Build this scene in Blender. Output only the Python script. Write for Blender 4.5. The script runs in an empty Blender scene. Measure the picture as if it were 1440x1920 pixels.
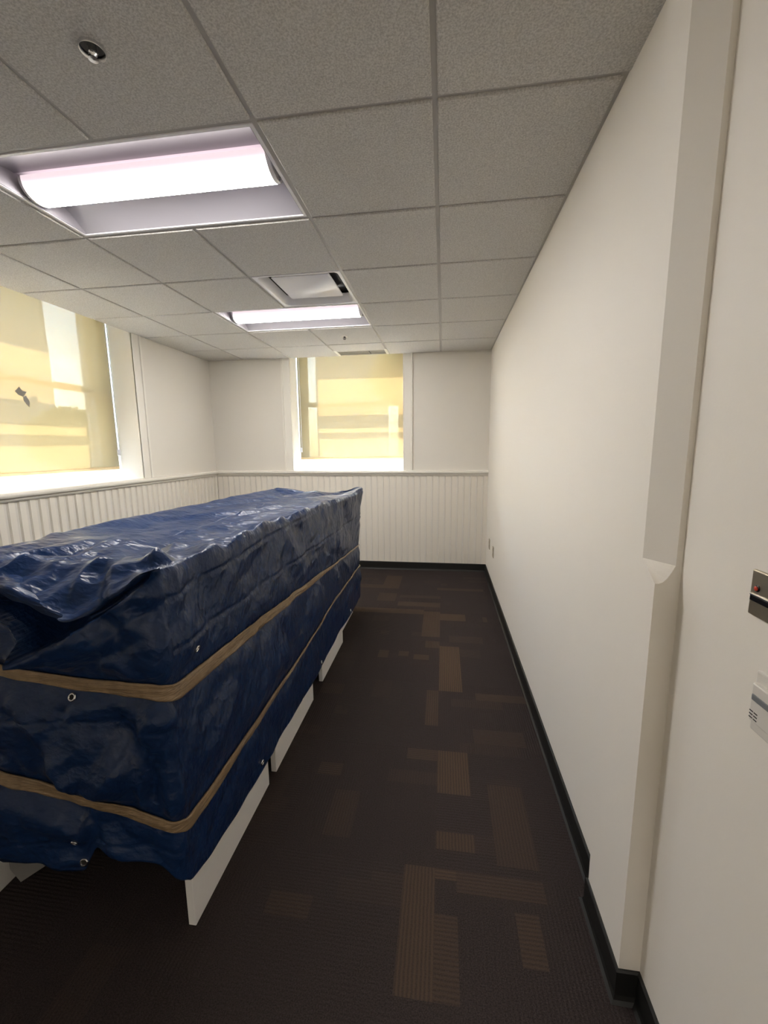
import bpy, bmesh, math, random
import numpy as np
from mathutils import Vector, Matrix

SC = bpy.context.scene
COL = SC.collection
PI = math.pi
rng = random.Random(7)

# ------------------------------------------------------------------ camera
H_CAM, F_PX = 1.5436, 777.5
CAM = Vector((0.0408, -1.5189, H_CAM))
def cam_axes(yaw=-.14186, pitch=-.15447, roll=-.00972):
    fw = Vector((math.sin(yaw)*math.cos(pitch), math.cos(yaw)*math.cos(pitch), math.sin(pitch)))
    r = Vector((math.cos(yaw), -math.sin(yaw), 0)); u = r.cross(fw)
    c, s = math.cos(roll), math.sin(roll)
    return c*r+s*u, -s*r+c*u, fw
R_, U_, F_ = cam_axes()
cd = bpy.data.cameras.new('camera'); cam = bpy.data.objects.new('camera', cd); COL.objects.link(cam)
cd.sensor_fit = 'HORIZONTAL'; cd.sensor_width = 36.0; cd.lens = F_PX*36.0/1440.0
cd.clip_start = 0.02; cd.clip_end = 300
cam.matrix_world = Matrix(((R_.x, U_.x, -F_.x, CAM.x), (R_.y, U_.y, -F_.y, CAM.y), (R_.z, U_.z, -F_.z, CAM.z), (0, 0, 0, 1)))
SC.camera = cam

# ------------------------------------------------------------------ light
SKY_STRENGTH = 1.8
SUN_STRENGTH = 23.0
LAMP_STRENGTH = 21.0
SC.view_settings.view_transform = 'Standard'
SC.view_settings.look = 'None'
SC.view_settings.exposure = 2.28
SC.view_settings.gamma = 1.0
SC.view_settings.use_curve_mapping = False
SC.cycles.use_denoising = True
SC.cycles.max_bounces = 14
SC.cycles.diffuse_bounces = 8
SC.cycles.transparent_max_bounces = 16
SC.cycles.sample_clamp_indirect = 8.0

SUN_TRAVEL = Vector((.65, -.76, -1.23)).normalized()
w = bpy.data.worlds.new('sky'); SC.world = w; w.use_nodes = True
nt = w.node_tree; nt.nodes.clear()
sky = nt.nodes.new('ShaderNodeTexSky'); sky.sky_type = 'NISHITA'; sky.sun_disc = False
sky.sun_elevation = math.asin(-SUN_TRAVEL.z)
sky.sun_rotation = math.atan2(-SUN_TRAVEL.x, -SUN_TRAVEL.y)
sky.air_density = 1.2; sky.dust_density = 1.0
bg = nt.nodes.new('ShaderNodeBackground'); bg.inputs[1].default_value = SKY_STRENGTH
out = nt.nodes.new('ShaderNodeOutputWorld')
nt.links.new(sky.outputs[0], bg.inputs[0]); nt.links.new(bg.outputs[0], out.inputs[0])
sl = bpy.data.lights.new('sun', 'SUN'); sl.energy = SUN_STRENGTH; sl.angle = math.radians(.53); sl.color = (1, .93, .82)
so = bpy.data.objects.new('sun', sl); COL.objects.link(so)
cl = bpy.data.lights.new('corridor_fill', 'AREA'); cl.shape = 'RECTANGLE'; cl.size = 1.2; cl.size_y = .6; cl.energy = 8; cl.color = (1, .95, .9)  # added fill light, unseen behind the camera; lifts tarp front and pilaster
co = bpy.data.objects.new('corridor_fill', cl); COL.objects.link(co); co.location = (-.1, -3.35, 2.96)
so.location = (-6, 9, 12); so.rotation_euler = SUN_TRAVEL.to_track_quat('-Z', 'Y').to_euler()

# ------------------------------------------------------------------ materials
MATS = {}
class NT:
    def __init__(s, name):
        s.m = bpy.data.materials.new(name); s.m.use_nodes = True
        s.t = s.m.node_tree; s.b = s.t.nodes['Principled BSDF']; s.out = s.t.nodes['Material Output']
    def n(s, typ, **kw):
        x = s.t.nodes.new(typ)
        for k, v in kw.items(): setattr(x, k, v)
        return x
    def l(s, a, b): s.t.links.new(a, b)
    def math(s, op, a, b=None):
        x = s.n('ShaderNodeMath', operation=op)
        for i, v in enumerate((a, b)):
            if v is None: continue
            if isinstance(v, (int, float)): x.inputs[i].default_value = v
            else: s.l(v, x.inputs[i])
        return x.outputs[0]
    def noise(s, scale, detail=3, rough=.5, vec=None, out=0):
        x = s.n('ShaderNodeTexNoise'); x.inputs['Scale'].default_value = scale
        x.inputs['Detail'].default_value = detail; x.inputs['Roughness'].default_value = rough
        if vec is not None: s.l(vec, x.inputs['Vector'])
        return x.outputs[out]
    def obj(s):
        return s.n('ShaderNodeTexCoord').outputs['Object']
    def bump(s, h, strength=.3, dist=.01):
        x = s.n('ShaderNodeBump'); x.inputs['Strength'].default_value = strength; x.inputs['Distance'].default_value = dist
        s.l(h, x.inputs['Height']); s.l(x.outputs[0], s.b.inputs['Normal']); return x
    def ramp(s, fac, stops):
        x = s.n('ShaderNodeValToRGB'); s.l(fac, x.inputs[0])
        e = x.color_ramp.elements
        while len(e) < len(stops): e.new(.5)
        for k, (p, c) in enumerate(stops): e[k].position = p; e[k].color = (*c, 1)
        return x.outputs[0]
def mat(name, col, rough=.5, metal=0, spec=.5, bump=None, var=0, emit=None):
    k = NT(name); b = k.b
    b.inputs['Base Color'].default_value = (*col, 1); b.inputs['Roughness'].default_value = rough
    b.inputs['Metallic'].default_value = metal; b.inputs['Specular IOR Level'].default_value = spec
    if bump or var: v = k.obj()
    if bump: k.bump(k.noise(bump[0], 3, .5, v), bump[1], bump[2])
    if var:
        f = k.noise(var[0], 4, .6, v)
        k.l(k.ramp(f, [(.3, [c*(1-var[1]) for c in col]), (.7, [min(1, c*(1+var[1])) for c in col])]), b.inputs['Base Color'])
    if emit:
        b.inputs['Emission Color'].default_value = (*emit[0], 1); b.inputs['Emission Strength'].default_value = emit[1]
    MATS[name] = k.m; return k.m

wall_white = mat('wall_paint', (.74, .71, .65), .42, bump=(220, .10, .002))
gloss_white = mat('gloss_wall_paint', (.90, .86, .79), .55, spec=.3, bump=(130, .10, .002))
trim_white = mat('trim_paint', (.80, .775, .71), .35)
sash_white = mat('sash_white', (.86, .87, .88), .35)
bead_white = mat('beadboard_paint', (.78, .74, .665), .4, bump=(90, .12, .002))
black_rubber = mat('black_rubber', (.012, .012, .011), .45)
lam_white = mat('white_laminate', (.93, .91, .89), .45, bump=(400, .08, .001))
core_grey = mat('laminate_core', (.66, .63, .6), .6)
metal_white = mat('white_metal', (.82, .81, .83), .35)
refl_white = mat('reflector_white', (.30, .29, .31), .4)
grid_grey = mat('ceiling_grid_paint', (.43, .41, .385), .45)
dark_metal = mat('dark_metal', (.03, .03, .03), .4, .6)
chrome = mat('chrome', (.75, .75, .76), .18, 1)
brass = mat('nickel_plate', (.52, .46, .36), .38, 1, bump=(500, .05, .001))
black_gloss = mat('black_plastic', (.008, .008, .009), .2)
red_led = mat('red_plastic', (.62, .06, .03), .3)
beige_plate = mat('beige_plastic', (.36, .31, .23), .4)
white_plastic = mat('white_plastic', (.74, .71, .66), .35)
grey_plastic = mat('grey_plastic', (.20, .21, .23), .4)
slot_dark = mat('slot_dark', (.035, .03, .027), .7)
slat_grey = mat('slat_grey', (.24, .23, .21), .5)
grey_board = mat('grey_board', (.30, .29, .28), .55)
chain_white = mat('chain_white', (.66, .67, .70), .4)
bar_tan = mat('bottom_bar_tan', (.62, .47, .26), .5)
leaf_shadow_grey = mat('leaf_shadow_grey', (.26, .245, .21), .7)
facade = mat('pale_facade', (.46, .53, .58), .8, var=(.6, .08))
asphalt = mat('pale_paving', (.30, .31, .32), .9, var=(2, .1))
glass_dark = mat('window_dark', (.05, .06, .07), .15)
foliage = mat('foliage', (.10, .17, .04), .7, var=(3, .3))
bark = mat('bark', (.10, .07, .045), .9)

def ceil_mat():
    k = NT('ceiling_tile'); v = k.obj()
    f = k.noise(170, 4, .7, v)
    k.l(k.ramp(f, [(.36, (.47, .452, .425)), (.62, (.71, .69, .655))]), k.b.inputs['Base Color'])
    k.b.inputs['Roughness'].default_value = .95; k.b.inputs['Specular IOR Level'].default_value = .1
    k.bump(f, .55, .004); return k.m
tile_m = ceil_mat()

def carpet_mat():
    k = NT('carpet'); at = k.n('ShaderNodeAttribute', attribute_name='tint'); dr = k.n('ShaderNodeAttribute', attribute_name='rib')
    v = k.obj(); sep = k.n('ShaderNodeSeparateXYZ'); k.l(v, sep.inputs[0])
    wob = k.n('ShaderNodeTexNoise'); wob.inputs['Scale'].default_value = 40; k.l(v, wob.inputs['Vector'])
    mx = k.n('ShaderNodeMix', data_type='FLOAT'); k.l(dr.outputs['Fac'], mx.inputs[0]); k.l(sep.outputs[1], mx.inputs[2]); k.l(sep.outputs[0], mx.inputs[3])
    c = k.math('ADD', k.math('MULTIPLY', mx.outputs[0], 2*PI/.0125), k.math('MULTIPLY', wob.outputs[0], 3.0))
    s = k.math('ADD', k.math('MULTIPLY', k.math('SINE', c), .5), .5)
    # coloured pile rides on the ribs
    m2 = k.n('ShaderNodeMix', data_type='RGBA')
    base = k.ramp(k.noise(260, 3, .7, v), [(.32, (.014, .0105, .0105)), (.68, (.052, .0400, .0385))])
    fac = k.math('ADD', k.math('MULTIPLY', s, .62), .38)
    f2 = k.math('MULTIPLY', fac, at.outputs['Alpha'])
    k.l(f2, m2.inputs[0]); k.l(base, m2.inputs[6]); k.l(at.outputs['Color'], m2.inputs[7])
    k.l(m2.outputs[2], k.b.inputs['Base Color'])
    k.b.inputs['Roughness'].default_value = .9; k.b.inputs['Specular IOR Level'].default_value = .15
    h = k.math('ADD', k.math('MULTIPLY', s, .8), k.math('MULTIPLY', k.noise(330, 2, .6, v), .7))
    k.bump(h, .4, .004); return k.m
carpet_m = carpet_mat()

def tarp_mat():
    k = NT('blue_tarp'); v = k.obj()
    k.l(k.ramp(k.noise(5, 4, .6, v), [(.3, (.005, .022, .080)), (.7, (.008, .029, .100))]), k.b.inputs['Base Color'])
    k.b.inputs['Roughness'].default_value = .31; k.b.inputs['Specular IOR Level'].default_value = .42
    mp = k.n('ShaderNodeMapping'); mp.inputs['Scale'].default_value = (1, 2.4, 1.6); mp.inputs['Rotation'].default_value = (0, .3, .5); k.l(v, mp.inputs[0])
    crease = lambda sc, de: k.math('ABSOLUTE', k.math('SUBTRACT', k.noise(sc, de, .5, mp.outputs[0]), .5))
    h = k.math('ADD', k.math('MULTIPLY', crease(5, 3), -2.6), k.math('MULTIPLY', crease(13, 2), -.9))
    h = k.math('ADD', h, k.math('MULTIPLY', crease(38, 2), -.22))
    m2 = k.n('ShaderNodeMapping'); m2.inputs['Scale'].default_value = (4, 26, 9); m2.inputs['Rotation'].default_value = (.2, 0, -.75); k.l(v, m2.inputs[0])
    h = k.math('ADD', h, k.math('MULTIPLY', k.noise(1.0, 3, .5, m2.outputs[0]), .50))
    k.bump(h, .40, .02); return k.m
tarp_m = tarp_mat()

def tape_mat():
    k = NT('packing_tape'); v = k.obj()
    k.l(k.ramp(k.noise(30, 3, .6, v), [(.3, (.23, .155, .08)), (.7, (.36, .25, .14))]), k.b.inputs['Base Color'])
    k.b.inputs['Roughness'].default_value = .28; k.b.inputs['Specular IOR Level'].default_value = .7
    mp = k.n('ShaderNodeMapping'); mp.inputs['Scale'].default_value = (1, 1, 9); k.l(v, mp.inputs[0])
    k.bump(k.noise(22, 3, .6, mp.outputs[0]), .5, .008); return k.m
tape_m = tape_mat()

def shade_mat():
    k = NT('shade_fabric'); v = k.obj(); k.t.nodes.remove(k.b)
    d = k.n('ShaderNodeBsdfDiffuse'); d.inputs[0].default_value = (.40, .36, .25, 1)
    t = k.n('ShaderNodeBsdfTranslucent'); t.inputs[0].default_value = (.074, .049, .0205, 1)
    p = k.n('ShaderNodeBsdfTransparent'); p.inputs[0].default_value = (1, .99, .97, 1)
    m1 = k.n('ShaderNodeMixShader'); m1.inputs[0].default_value = .40; k.l(d.outputs[0], m1.inputs[1]); k.l(t.outputs[0], m1.inputs[2])
    # an open weave: it can be looked through head-on and closes at a slant
    lw = k.n('ShaderNodeLayerWeight'); lw.inputs[0].default_value = .5
    mr = k.n('ShaderNodeMapRange'); mr.inputs['From Min'].default_value = .28; mr.inputs['From Max'].default_value = .50
    mr.inputs['To Min'].default_value = .009; mr.inputs['To Max'].default_value = .0; k.l(lw.outputs['Facing'], mr.inputs['Value'])
    m2 = k.n('ShaderNodeMixShader'); k.l(mr.outputs[0], m2.inputs[0])
    k.l(m1.outputs[0], m2.inputs[1]); k.l(p.outputs[0], m2.inputs[2]); k.l(m2.outputs[0], k.out.inputs[0]); return k.m
shade_m = shade_mat()

def glass_mat():
    k = NT('pane_glass'); k.t.nodes.remove(k.b)
    p = k.n('ShaderNodeBsdfTransparent'); p.inputs[0].default_value = (.96, .98, .97, 1)
    g = k.n('ShaderNodeBsdfGlossy'); g.inputs['Roughness'].default_value = .02
    m = k.n('ShaderNodeMixShader'); m.inputs[0].default_value = .05; k.l(p.outputs[0], m.inputs[1]); k.l(g.outputs[0], m.inputs[2]); k.l(m.outputs[0], k.out.inputs[0]); return k.m
glass_m = glass_mat()
def lens_mat():
    # prismatic lens: throws most of its light straight down, little sideways into the reflectors
    k = NT('lamp_lens'); k.b.inputs['Base Color'].default_value = (.5, .47, .48, 1); k.b.inputs['Roughness'].default_value = .4
    g = k.n('ShaderNodeNewGeometry'); sp = k.n('ShaderNodeSeparateXYZ'); k.l(g.outputs['Normal'], sp.inputs[0])
    f = k.math('POWER', k.math('MAXIMUM', k.math('MULTIPLY', sp.outputs[2], -1.0), 0.0), 5.0)
    k.l(k.ramp(f, [(0.0, (1, .80, .86)), (.25, (1, .962, .925))]), k.b.inputs['Emission Color'])
    k.l(k.math('MULTIPLY', k.math('ADD', k.math('MULTIPLY', f, .985), .0085), LAMP_STRENGTH), k.b.inputs['Emission Strength']); return k.m
lens_m = lens_mat()

# ------------------------------------------------------------------ mesh helpers
def prop(o, label=None, cat=None, group=None, kind=None):
    if label: o['label'] = label
    if cat: o['category'] = cat
    if group: o['group'] = group
    if kind: o['kind'] = kind
    return o
def link(name, me, m, parent=None, smooth=False):
    o = bpy.data.objects.new(name, me); COL.objects.link(o)
    for mm in (m if isinstance(m, (list, tuple)) else [m]): me.materials.append(mm)
    if parent:   # meshes are in world coordinates; only the root empties carry a location
        o.parent = parent
        o.location = -parent.location if parent.type == 'EMPTY' else (0, 0, 0)
    if smooth:
        for p in me.polygons: p.use_smooth = True
    return o
def empty(name, loc, label=None, cat=None, group=None, kind=None):
    o = bpy.data.objects.new(name, None); COL.objects.link(o); o.location = loc; o.empty_display_size = .1
    return prop(o, label, cat, group, kind)
class MB:
    """collects shapes in world coordinates; build() links them as one mesh object"""
    def __init__(s): s.b = bmesh.new(); s.mi = 0
    def box(s, p, q, bev=0, seg=2):
        p = Vector(p); q = Vector(q); lo = Vector(map(min, p, q)); hi = Vector(map(max, p, q))
        r = bmesh.ops.create_cube(s.b, size=1.0)
        for v in r['verts']: v.co = Vector(((v.co.x+.5)*(hi.x-lo.x)+lo.x, (v.co.y+.5)*(hi.y-lo.y)+lo.y, (v.co.z+.5)*(hi.z-lo.z)+lo.z))
        if bev:
            es = list({e for v in r['verts'] for e in v.link_edges})
            bmesh.ops.bevel(s.b, geom=es, offset=bev, segments=seg, profile=.5, affect='EDGES')
        return s
    def face(s, pts):
        f = s.b.faces.new([s.b.verts.new(p) for p in pts]); f.material_index = s.mi; return f
    def grid(s, rows, closed_u=False, closed_v=False):
        vs = [[s.b.verts.new(p) for p in r] for r in rows]
        nr, nc = len(vs), len(vs[0])
        for i in range(nr if closed_v else nr-1):
            for j in range(nc if closed_u else nc-1):
                a, b, c, d = vs[i][j], vs[i][(j+1) % nc], vs[(i+1) % nr][(j+1) % nc], vs[(i+1) % nr][j]
                try: s.b.faces.new((a, b, c, d))
                except ValueError: pass
        return vs
    def sweep(s, prof, a, b, up=Vector((0, 0, 1)), side=None, cap=True):
        """closed profile (side offset, up offset) run from a to b"""
        a = Vector(a); b = Vector(b)
        rows = [[p + side*q[0] + up*q[1] for q in prof] for p in (a, b)]
        vs = s.grid(rows, closed_u=True)
        if cap:
            for r in vs: s.b.faces.new(r)
        return s
    def tube(s, pts, rad, n=10, cap=True):
        pts = [Vector(p) for p in pts]; rows = []
        for i, p in enumerate(pts):
            t = (pts[min(i+1, len(pts)-1)] - pts[max(i-1, 0)]).normalized()
            ref = Vector((0, 0, 1)) if abs(t.z) < .9 else Vector((1, 0, 0))
            x = t.cross(ref).normalized(); y = t.cross(x)
            r = rad[i] if isinstance(rad, (list, tuple)) else rad
            rows.append([p + (x*math.cos(2*PI*k/n) + y*math.sin(2*PI*k/n))*r for k in range(n)])
        vs = s.grid(rows, closed_u=True)
        if cap:
            for r in (vs[0], vs[-1]): s.b.faces.new(r)
        return s
    def lathe(s, prof, c, axis='z', n=24, closed=False):
        c = Vector(c); rows = []
        for r, h in prof:
            row = []
            for k in range(n):
                a = 2*PI*k/n
                d = {'z': (r*math.cos(a), r*math.sin(a), h), 'x': (h, r*math.cos(a), r*math.sin(a)), 'y': (r*math.sin(a), h, r*math.cos(a))}[axis]
                row.append(c + Vector(d))
            rows.append(row)
        vs = s.grid(rows, closed_u=True, closed_v=closed)
        if not closed:
            for r, row in zip((prof[0][0], prof[-1][0]), (vs[0], vs[-1])):
                if r > 1e-5: s.b.faces.new(row)
        return s
    def build(s, name, m, parent=None, smooth=False, merge=False, auto=None):
        if merge: bmesh.ops.remove_doubles(s.b, verts=s.b.verts, dist=1e-5)
        bmesh.ops.recalc_face_normals(s.b, faces=s.b.faces)
        me = bpy.data.meshes.new(name); s.b.to_mesh(me); s.b.free()
        if auto is not None:
            me.shade_smooth(); me.set_sharp_from_angle(angle=math.radians(auto))
        return link(name, me, m, parent, smooth)

# ================================================================== THE ROOM
XL, XR, YB, YF, ZC = -2.918, .578, 3.603, -2.3, 2.645
T = .6096
ZT = 3.0

# ---- carpet tiles: rectangles of pile colour, ribs turned by the quarter
def carpet():
    cell = T/16
    x0, y0 = .03, -.19
    nx0 = math.floor((XL-.06-x0)/cell); nx1 = math.ceil((XR+.1-x0)/cell)
    ny0 = math.floor((YF-.1-y0)/cell); ny1 = math.ceil((YB+.06-y0)/cell)
    marks = [(-0.90,2.86,-0.63,2.96,'h',.55),(-0.61,2.86,-0.44,3.32,'h',.6),(0.01,2.84,0.47,2.93,'h',.55),(-0.40,2.36,0.02,2.46,'h',.6),(-0.90,2.19,-0.13,2.27,'h',.75),
      (-0.12,1.72,0.02,2.26,'v',.75),(0.02,2.05,0.26,2.20,'h',.85),(-0.10,1.54,0.03,1.65,'v',.6),(0.03,0.96,0.18,1.58,'v',1.0),(-0.41,1.35,-0.34,1.44,'h',.6),(-0.28,1.36,-0.20,1.43,'h',.6),
      (-0.15,1.32,-0.05,1.42,'h',.7),(-0.05,0.61,0.03,0.94,'v',.6),(0.27,0.86,0.56,0.94,'h',.5),(0.40,2.05,0.46,2.18,'h',.55),(0.03,0.16,0.18,0.41,'v',.8),(0.03,-0.10,0.17,-0.03,'v',.7),
      (0.27,-0.16,0.42,0.22,'v',.4),(-0.10,-0.59,0.03,-0.19,'v',.7),(0.03,-0.23,0.12,-0.19,'h',.75),(0.12,-.26,.40,-.19,'h',.45),(0.04,-0.57,0.11,-0.36,'h',.5),(0.30,-0.44,0.38,-0.32,'h',.55),(-0.54,0.18,-0.41,0.28,'h',.4),(-0.14,0.36,0.03,0.43,'h',.5),
      (-.38,2.60,.02,2.68,'h',.35),(-.63,2.46,-.42,2.72,'h',.4),(.10,1.62,.38,1.74,'h',.3),(.22,.50,.50,.60,'h',.3),(-.42,-.10,-.30,.10,'v',.3),(-.55,-.42,-.40,-.34,'h',.35)]
    r = random.Random(11)
    b = bmesh.new(); tint = b.loops.layers.float_color.new('tint'); rib = b.loops.layers.float.new('rib')
    cols = [(.088, .058, .038), (.070, .049, .036), (.050, .038, .033), (.047, .036, .031)]
    rnd = {}
    grid = {}
    def vert(i, j):
        k = (i, j)
        if k not in grid: grid[k] = b.verts.new((x0+i*cell, y0+j*cell, 0))
        return grid[k]
    for i in range(nx0, nx1):
        for j in range(ny0, ny1):
            cx, cy = x0+(i+.5)*cell, y0+(j+.5)*cell
            ti, tj = i//16, j//16
            f = b.faces.new((vert(i, j), vert(i+1, j), vert(i+1, j+1), vert(i, j+1)))
            d = (ti+tj) % 2
            # random rectangles in the same tile
            key = (ti, tj)
            if key not in rnd:
                L = []
                for q in range(4):
                    a0, c0 = r.randrange(0, 13), r.randrange(0, 13); wd, hd = r.choice(((3, 6), (8, 2), (2, 2), (4, 3), (10, 2)))
                    L.append((a0, c0, a0+wd, c0+hd, r.choice(cols[1:]), r.uniform(.15, .4)))
                rnd[key] = L
            c, al = cols[3], .12
            u, v = i % 16, j % 16
            for a0, c0, a1, c1, cc, aa in rnd[key]:
                if a0 <= u < a1 and c0 <= v < c1: c, al = cc, aa
            for ax, ay, bx, by, dd, aa in marks:
                if ax-cell*.4 <= cx-cell*.1 and cx+cell*.1 <= bx+cell*.4 and ay-cell*.3 <= cy-cell*.1 and cy+cell*.1 <= by+cell*.3 and ax <= cx <= bx and ay <= cy <= by:
                    c, al = cols[0], aa; d = 1 if dd == 'v' else 0
            for lp in f.loops: lp[tint] = (*c, al); lp[rib] = float(d)
    me = bpy.data.meshes.new('floor'); b.to_mesh(me); b.free()
    return prop(link('floor', me, carpet_m), kind='structure')
carpet()

# ---- ceiling: lay-in tiles with dropped edges, grid as its part
def ceiling():
    mb = MB(); holes = {(-3, 0), (-2, 0), (-3, 3), (-2, 3), (-2, 2)}
    e, bv, zt, zf = .0085, .004, ZC+.006, ZC-.005
    for i in range(-5, 1):
        for j in range(-4, 6):
            if (i, j) in holes: continue
            x0, x1 = max(i*T+e, XL+.002), min((i+1)*T-e, XR-.012 if j > -1 else .598)
            y0, y1 = max(j*T+e, YF), min((j+1)*T-e, YB-.004)
            if (i, j) == (-2, 5): y1 = 3.375
            o = [(x0, y0), (x1, y0), (x1, y1), (x0, y1)]
            n = [(x0+bv, y0+bv), (x1-bv, y0+bv), (x1-bv, y1-bv), (x0+bv, y1-bv)]
            vt = [mb.b.verts.new((x, y, zt+.012)) for x, y in o]; vm = [mb.b.verts.new((x, y, zf+.004)) for x, y in o]; vb = [mb.b.verts.new((x, y, zf)) for x, y in n]
            mb.b.faces.new(vb); mb.b.faces.new(vt[::-1])
            for A, B in ((vt, vm), (vm, vb)):
                for k in range(4): mb.b.faces.new((A[k], A[(k+1) % 4], B[(k+1) % 4], B[k]))
    c = prop(mb.build('ceiling', tile_m), kind='structure')
    g = MB(); h = .012
    for i in range(-5, 1):
        x = i*T
        if i == -2:   # this tee stops at the lamps
            for a, b2 in ((YF, 0), (T, 3*T), (4*T, YB-.003)): g.box((x-h, a, ZC+.003), (x+h, b2, ZC+.032))
        elif i > -5: g.box((x-h, YF, ZC+.003), (x+h, YB-.003, ZC+.032))
    for j in range(-3, 6):
        g.box((XL, j*T-h, ZC+.0033), (.60 if j < 0 else XR, j*T+h, ZC+.0317))
    # wall angle round the edge
    g.box((XR-.02, -.245, ZC+.0002), (XR+.001, YB, ZC+.004)); g.box((XL, YF, ZC+.0002), (XL+.018, YB, ZC+.004)); g.box((XL, YB-.016, ZC+.0002), (XR, YB, ZC+.004))
    g.build('ceiling_grid', grid_grey, c)
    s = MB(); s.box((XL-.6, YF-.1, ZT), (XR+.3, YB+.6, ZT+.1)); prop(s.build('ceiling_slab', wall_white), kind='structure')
ceiling()

# ---- right wall with its pilaster, chamfered above the stops
def wall_right():
    mb = MB(); X0, X1, XC = XR, .543, .598
    ya, yb = -.245, -.49
    zs, zt = 1.217, 1.262
    mb.face([(X0, YB+.05, 0), (X0, ya, 0), (X0, ya, ZT), (X0, YB+.05, ZT)])
    # far edge of the pilaster
    mb.face([(X0, ya, 0), (X1, ya, 0), (X1, ya, zs), (X0, ya, zs)])
    # pilaster face, below / above
    mb.face([(X1, ya, 0), (X1, yb, 0), (X1, yb, zs), (X1, -.42, zt), (X1, -.31, zt), (X1, ya, zs)])
    mb.face([(X1, -.31, zt), (X1, -.42, zt), (X1, -.42, ZT), (X1, -.31, ZT)])
    # far chamfer and stop
    mb.face([(X0, ya, zt), (X1, -.31, zt), (X1, -.31, ZT), (X0, ya, ZT)])
    mb.face([(X0, ya, zs), (X1, ya, zs), (X1, -.31, zt), (X0, ya, zt)])
    # near chamfer
    xq = .585
    mb.face([(X1, -.42, zt), (xq, yb, zt), (xq, yb, ZT), (X1, -.42, ZT)])
    # lamb's tongue stop: a fan of faces hollowed between the chamfer's foot and the square corner
    n = 8; top = [Vector((X1, -.42, zt)).lerp(Vector((xq, yb, zt)), k/n) for k in range(n+1)]
    tip = Vector((X1, yb, zs))
    rows = []
    for q in range(6):
        t = q/5
        row = []
        for k in range(n+1):
            p = top[k].lerp(tip, t)
            # the outer boundary bows outward on the return face
            f = k/n
            p.z += (-.5*f*math.sin(PI*t)*.030)
            if f == 1: p.y = yb
            row.append(p)
        rows.append(row)
    mb.grid(rows)
    edge = [r[-1] for r in rows]
    # return face
    mb.face([(X1, yb, 0), (XC, yb, 0), (XC, yb, ZT), (xq, yb, ZT)] + [tuple(p) for p in edge])
    mb.face([(XC, yb, 0), (XC, YF, 0), (XC, YF, ZT), (XC, yb, ZT)])
    # back and ends give it body
    mb.box((XC+.02, YF, 0), (XC+.22, YB+.05, ZT))
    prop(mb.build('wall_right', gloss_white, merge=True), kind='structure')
wall_right()

# ---- walls with window openings
D_OUT = .55
class Frame:
    """(u along wall, d outward, z) -> world"""
    def __init__(s, f): s.f = f
    def __call__(s, u, d, z): return Vector(s.f(u, d, z))
    def box(s, mb, u0, d0, z0, u1, d1, z1, bev=0): mb.box(s(u0, d0, z0), s(u1, d1, z1), bev)
FB = Frame(lambda u, d, z: (u, YB+d, z))
FL = Frame(lambda u, d, z: (XL-d, u, z))
SILL, HEAD = 1.262, 2.90
WB = (-1.85, -.445); WL = (.83, 2.25)
def holed_wall(name, fr, u0, u1, holes):
    mb = MB(); u = u0
    for a0, a1 in holes:
        fr.box(mb, u, 0, 0, a0, D_OUT, ZT); u = a1
        fr.box(mb, a0, 0, 0, a1, D_OUT, SILL-.03); fr.box(mb, a0, 0, HEAD, a1, D_OUT, ZT)
    fr.box(mb, u, 0, 0, u1, D_OUT, ZT)
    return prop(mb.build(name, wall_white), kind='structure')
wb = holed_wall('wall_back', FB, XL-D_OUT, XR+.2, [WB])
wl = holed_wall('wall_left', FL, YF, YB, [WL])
DW = (-.55, .42)   # doorway behind the camera, unseen; added with its corridor to drain bounced light
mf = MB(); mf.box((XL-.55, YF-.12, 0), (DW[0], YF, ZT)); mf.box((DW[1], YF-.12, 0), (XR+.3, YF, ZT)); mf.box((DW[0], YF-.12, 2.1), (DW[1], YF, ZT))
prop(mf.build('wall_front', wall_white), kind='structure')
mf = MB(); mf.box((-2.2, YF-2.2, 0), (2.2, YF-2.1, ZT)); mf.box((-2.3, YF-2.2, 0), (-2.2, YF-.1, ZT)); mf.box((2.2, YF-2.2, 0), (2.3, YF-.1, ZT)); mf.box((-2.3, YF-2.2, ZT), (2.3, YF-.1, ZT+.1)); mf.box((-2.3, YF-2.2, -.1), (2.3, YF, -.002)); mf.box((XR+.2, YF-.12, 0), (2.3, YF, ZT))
prop(mf.build('added_corridor', wall_white), kind='structure')
mf = MB()
for x0, x1 in ((DW[0]-.06, DW[0]+.02), (DW[1]-.02, DW[1]+.06)): mf.box((x0, YF-.125, 0), (x1, YF+.015, 2.14), .003)
mf.box((DW[0]+.02, YF-.125, 2.08), (DW[1]-.02, YF+.015, 2.14), .003); prop(mf.build('trim_3', trim_white), kind='structure')

def beadboard(fr, u0, u1, parent, pitch=.0762):
    prof = []; u = u0; g = .0032
    while u < u1:
        prof += [(u, .003), (u+g*.5, -.001), (u+g, -.005), (u+g*1.7, -.0085), (u+g*2.4, -.004), (u+g*3.0, -.010)]
        u += pitch
    prof = [q for q in prof if q[0] < u1] + [(u1, -.010)]
    mb = MB()
    rows = [[fr(u, d, z) for u, d in prof] for z in (0, 1.20)]
    mb.grid(rows)
    o = mb.build('beadboard', bead_white, parent); return o
beadboard(FB, XL+.012, XR, wb); beadboard(FL, YF, YB-.012, wl, .0762)

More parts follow.
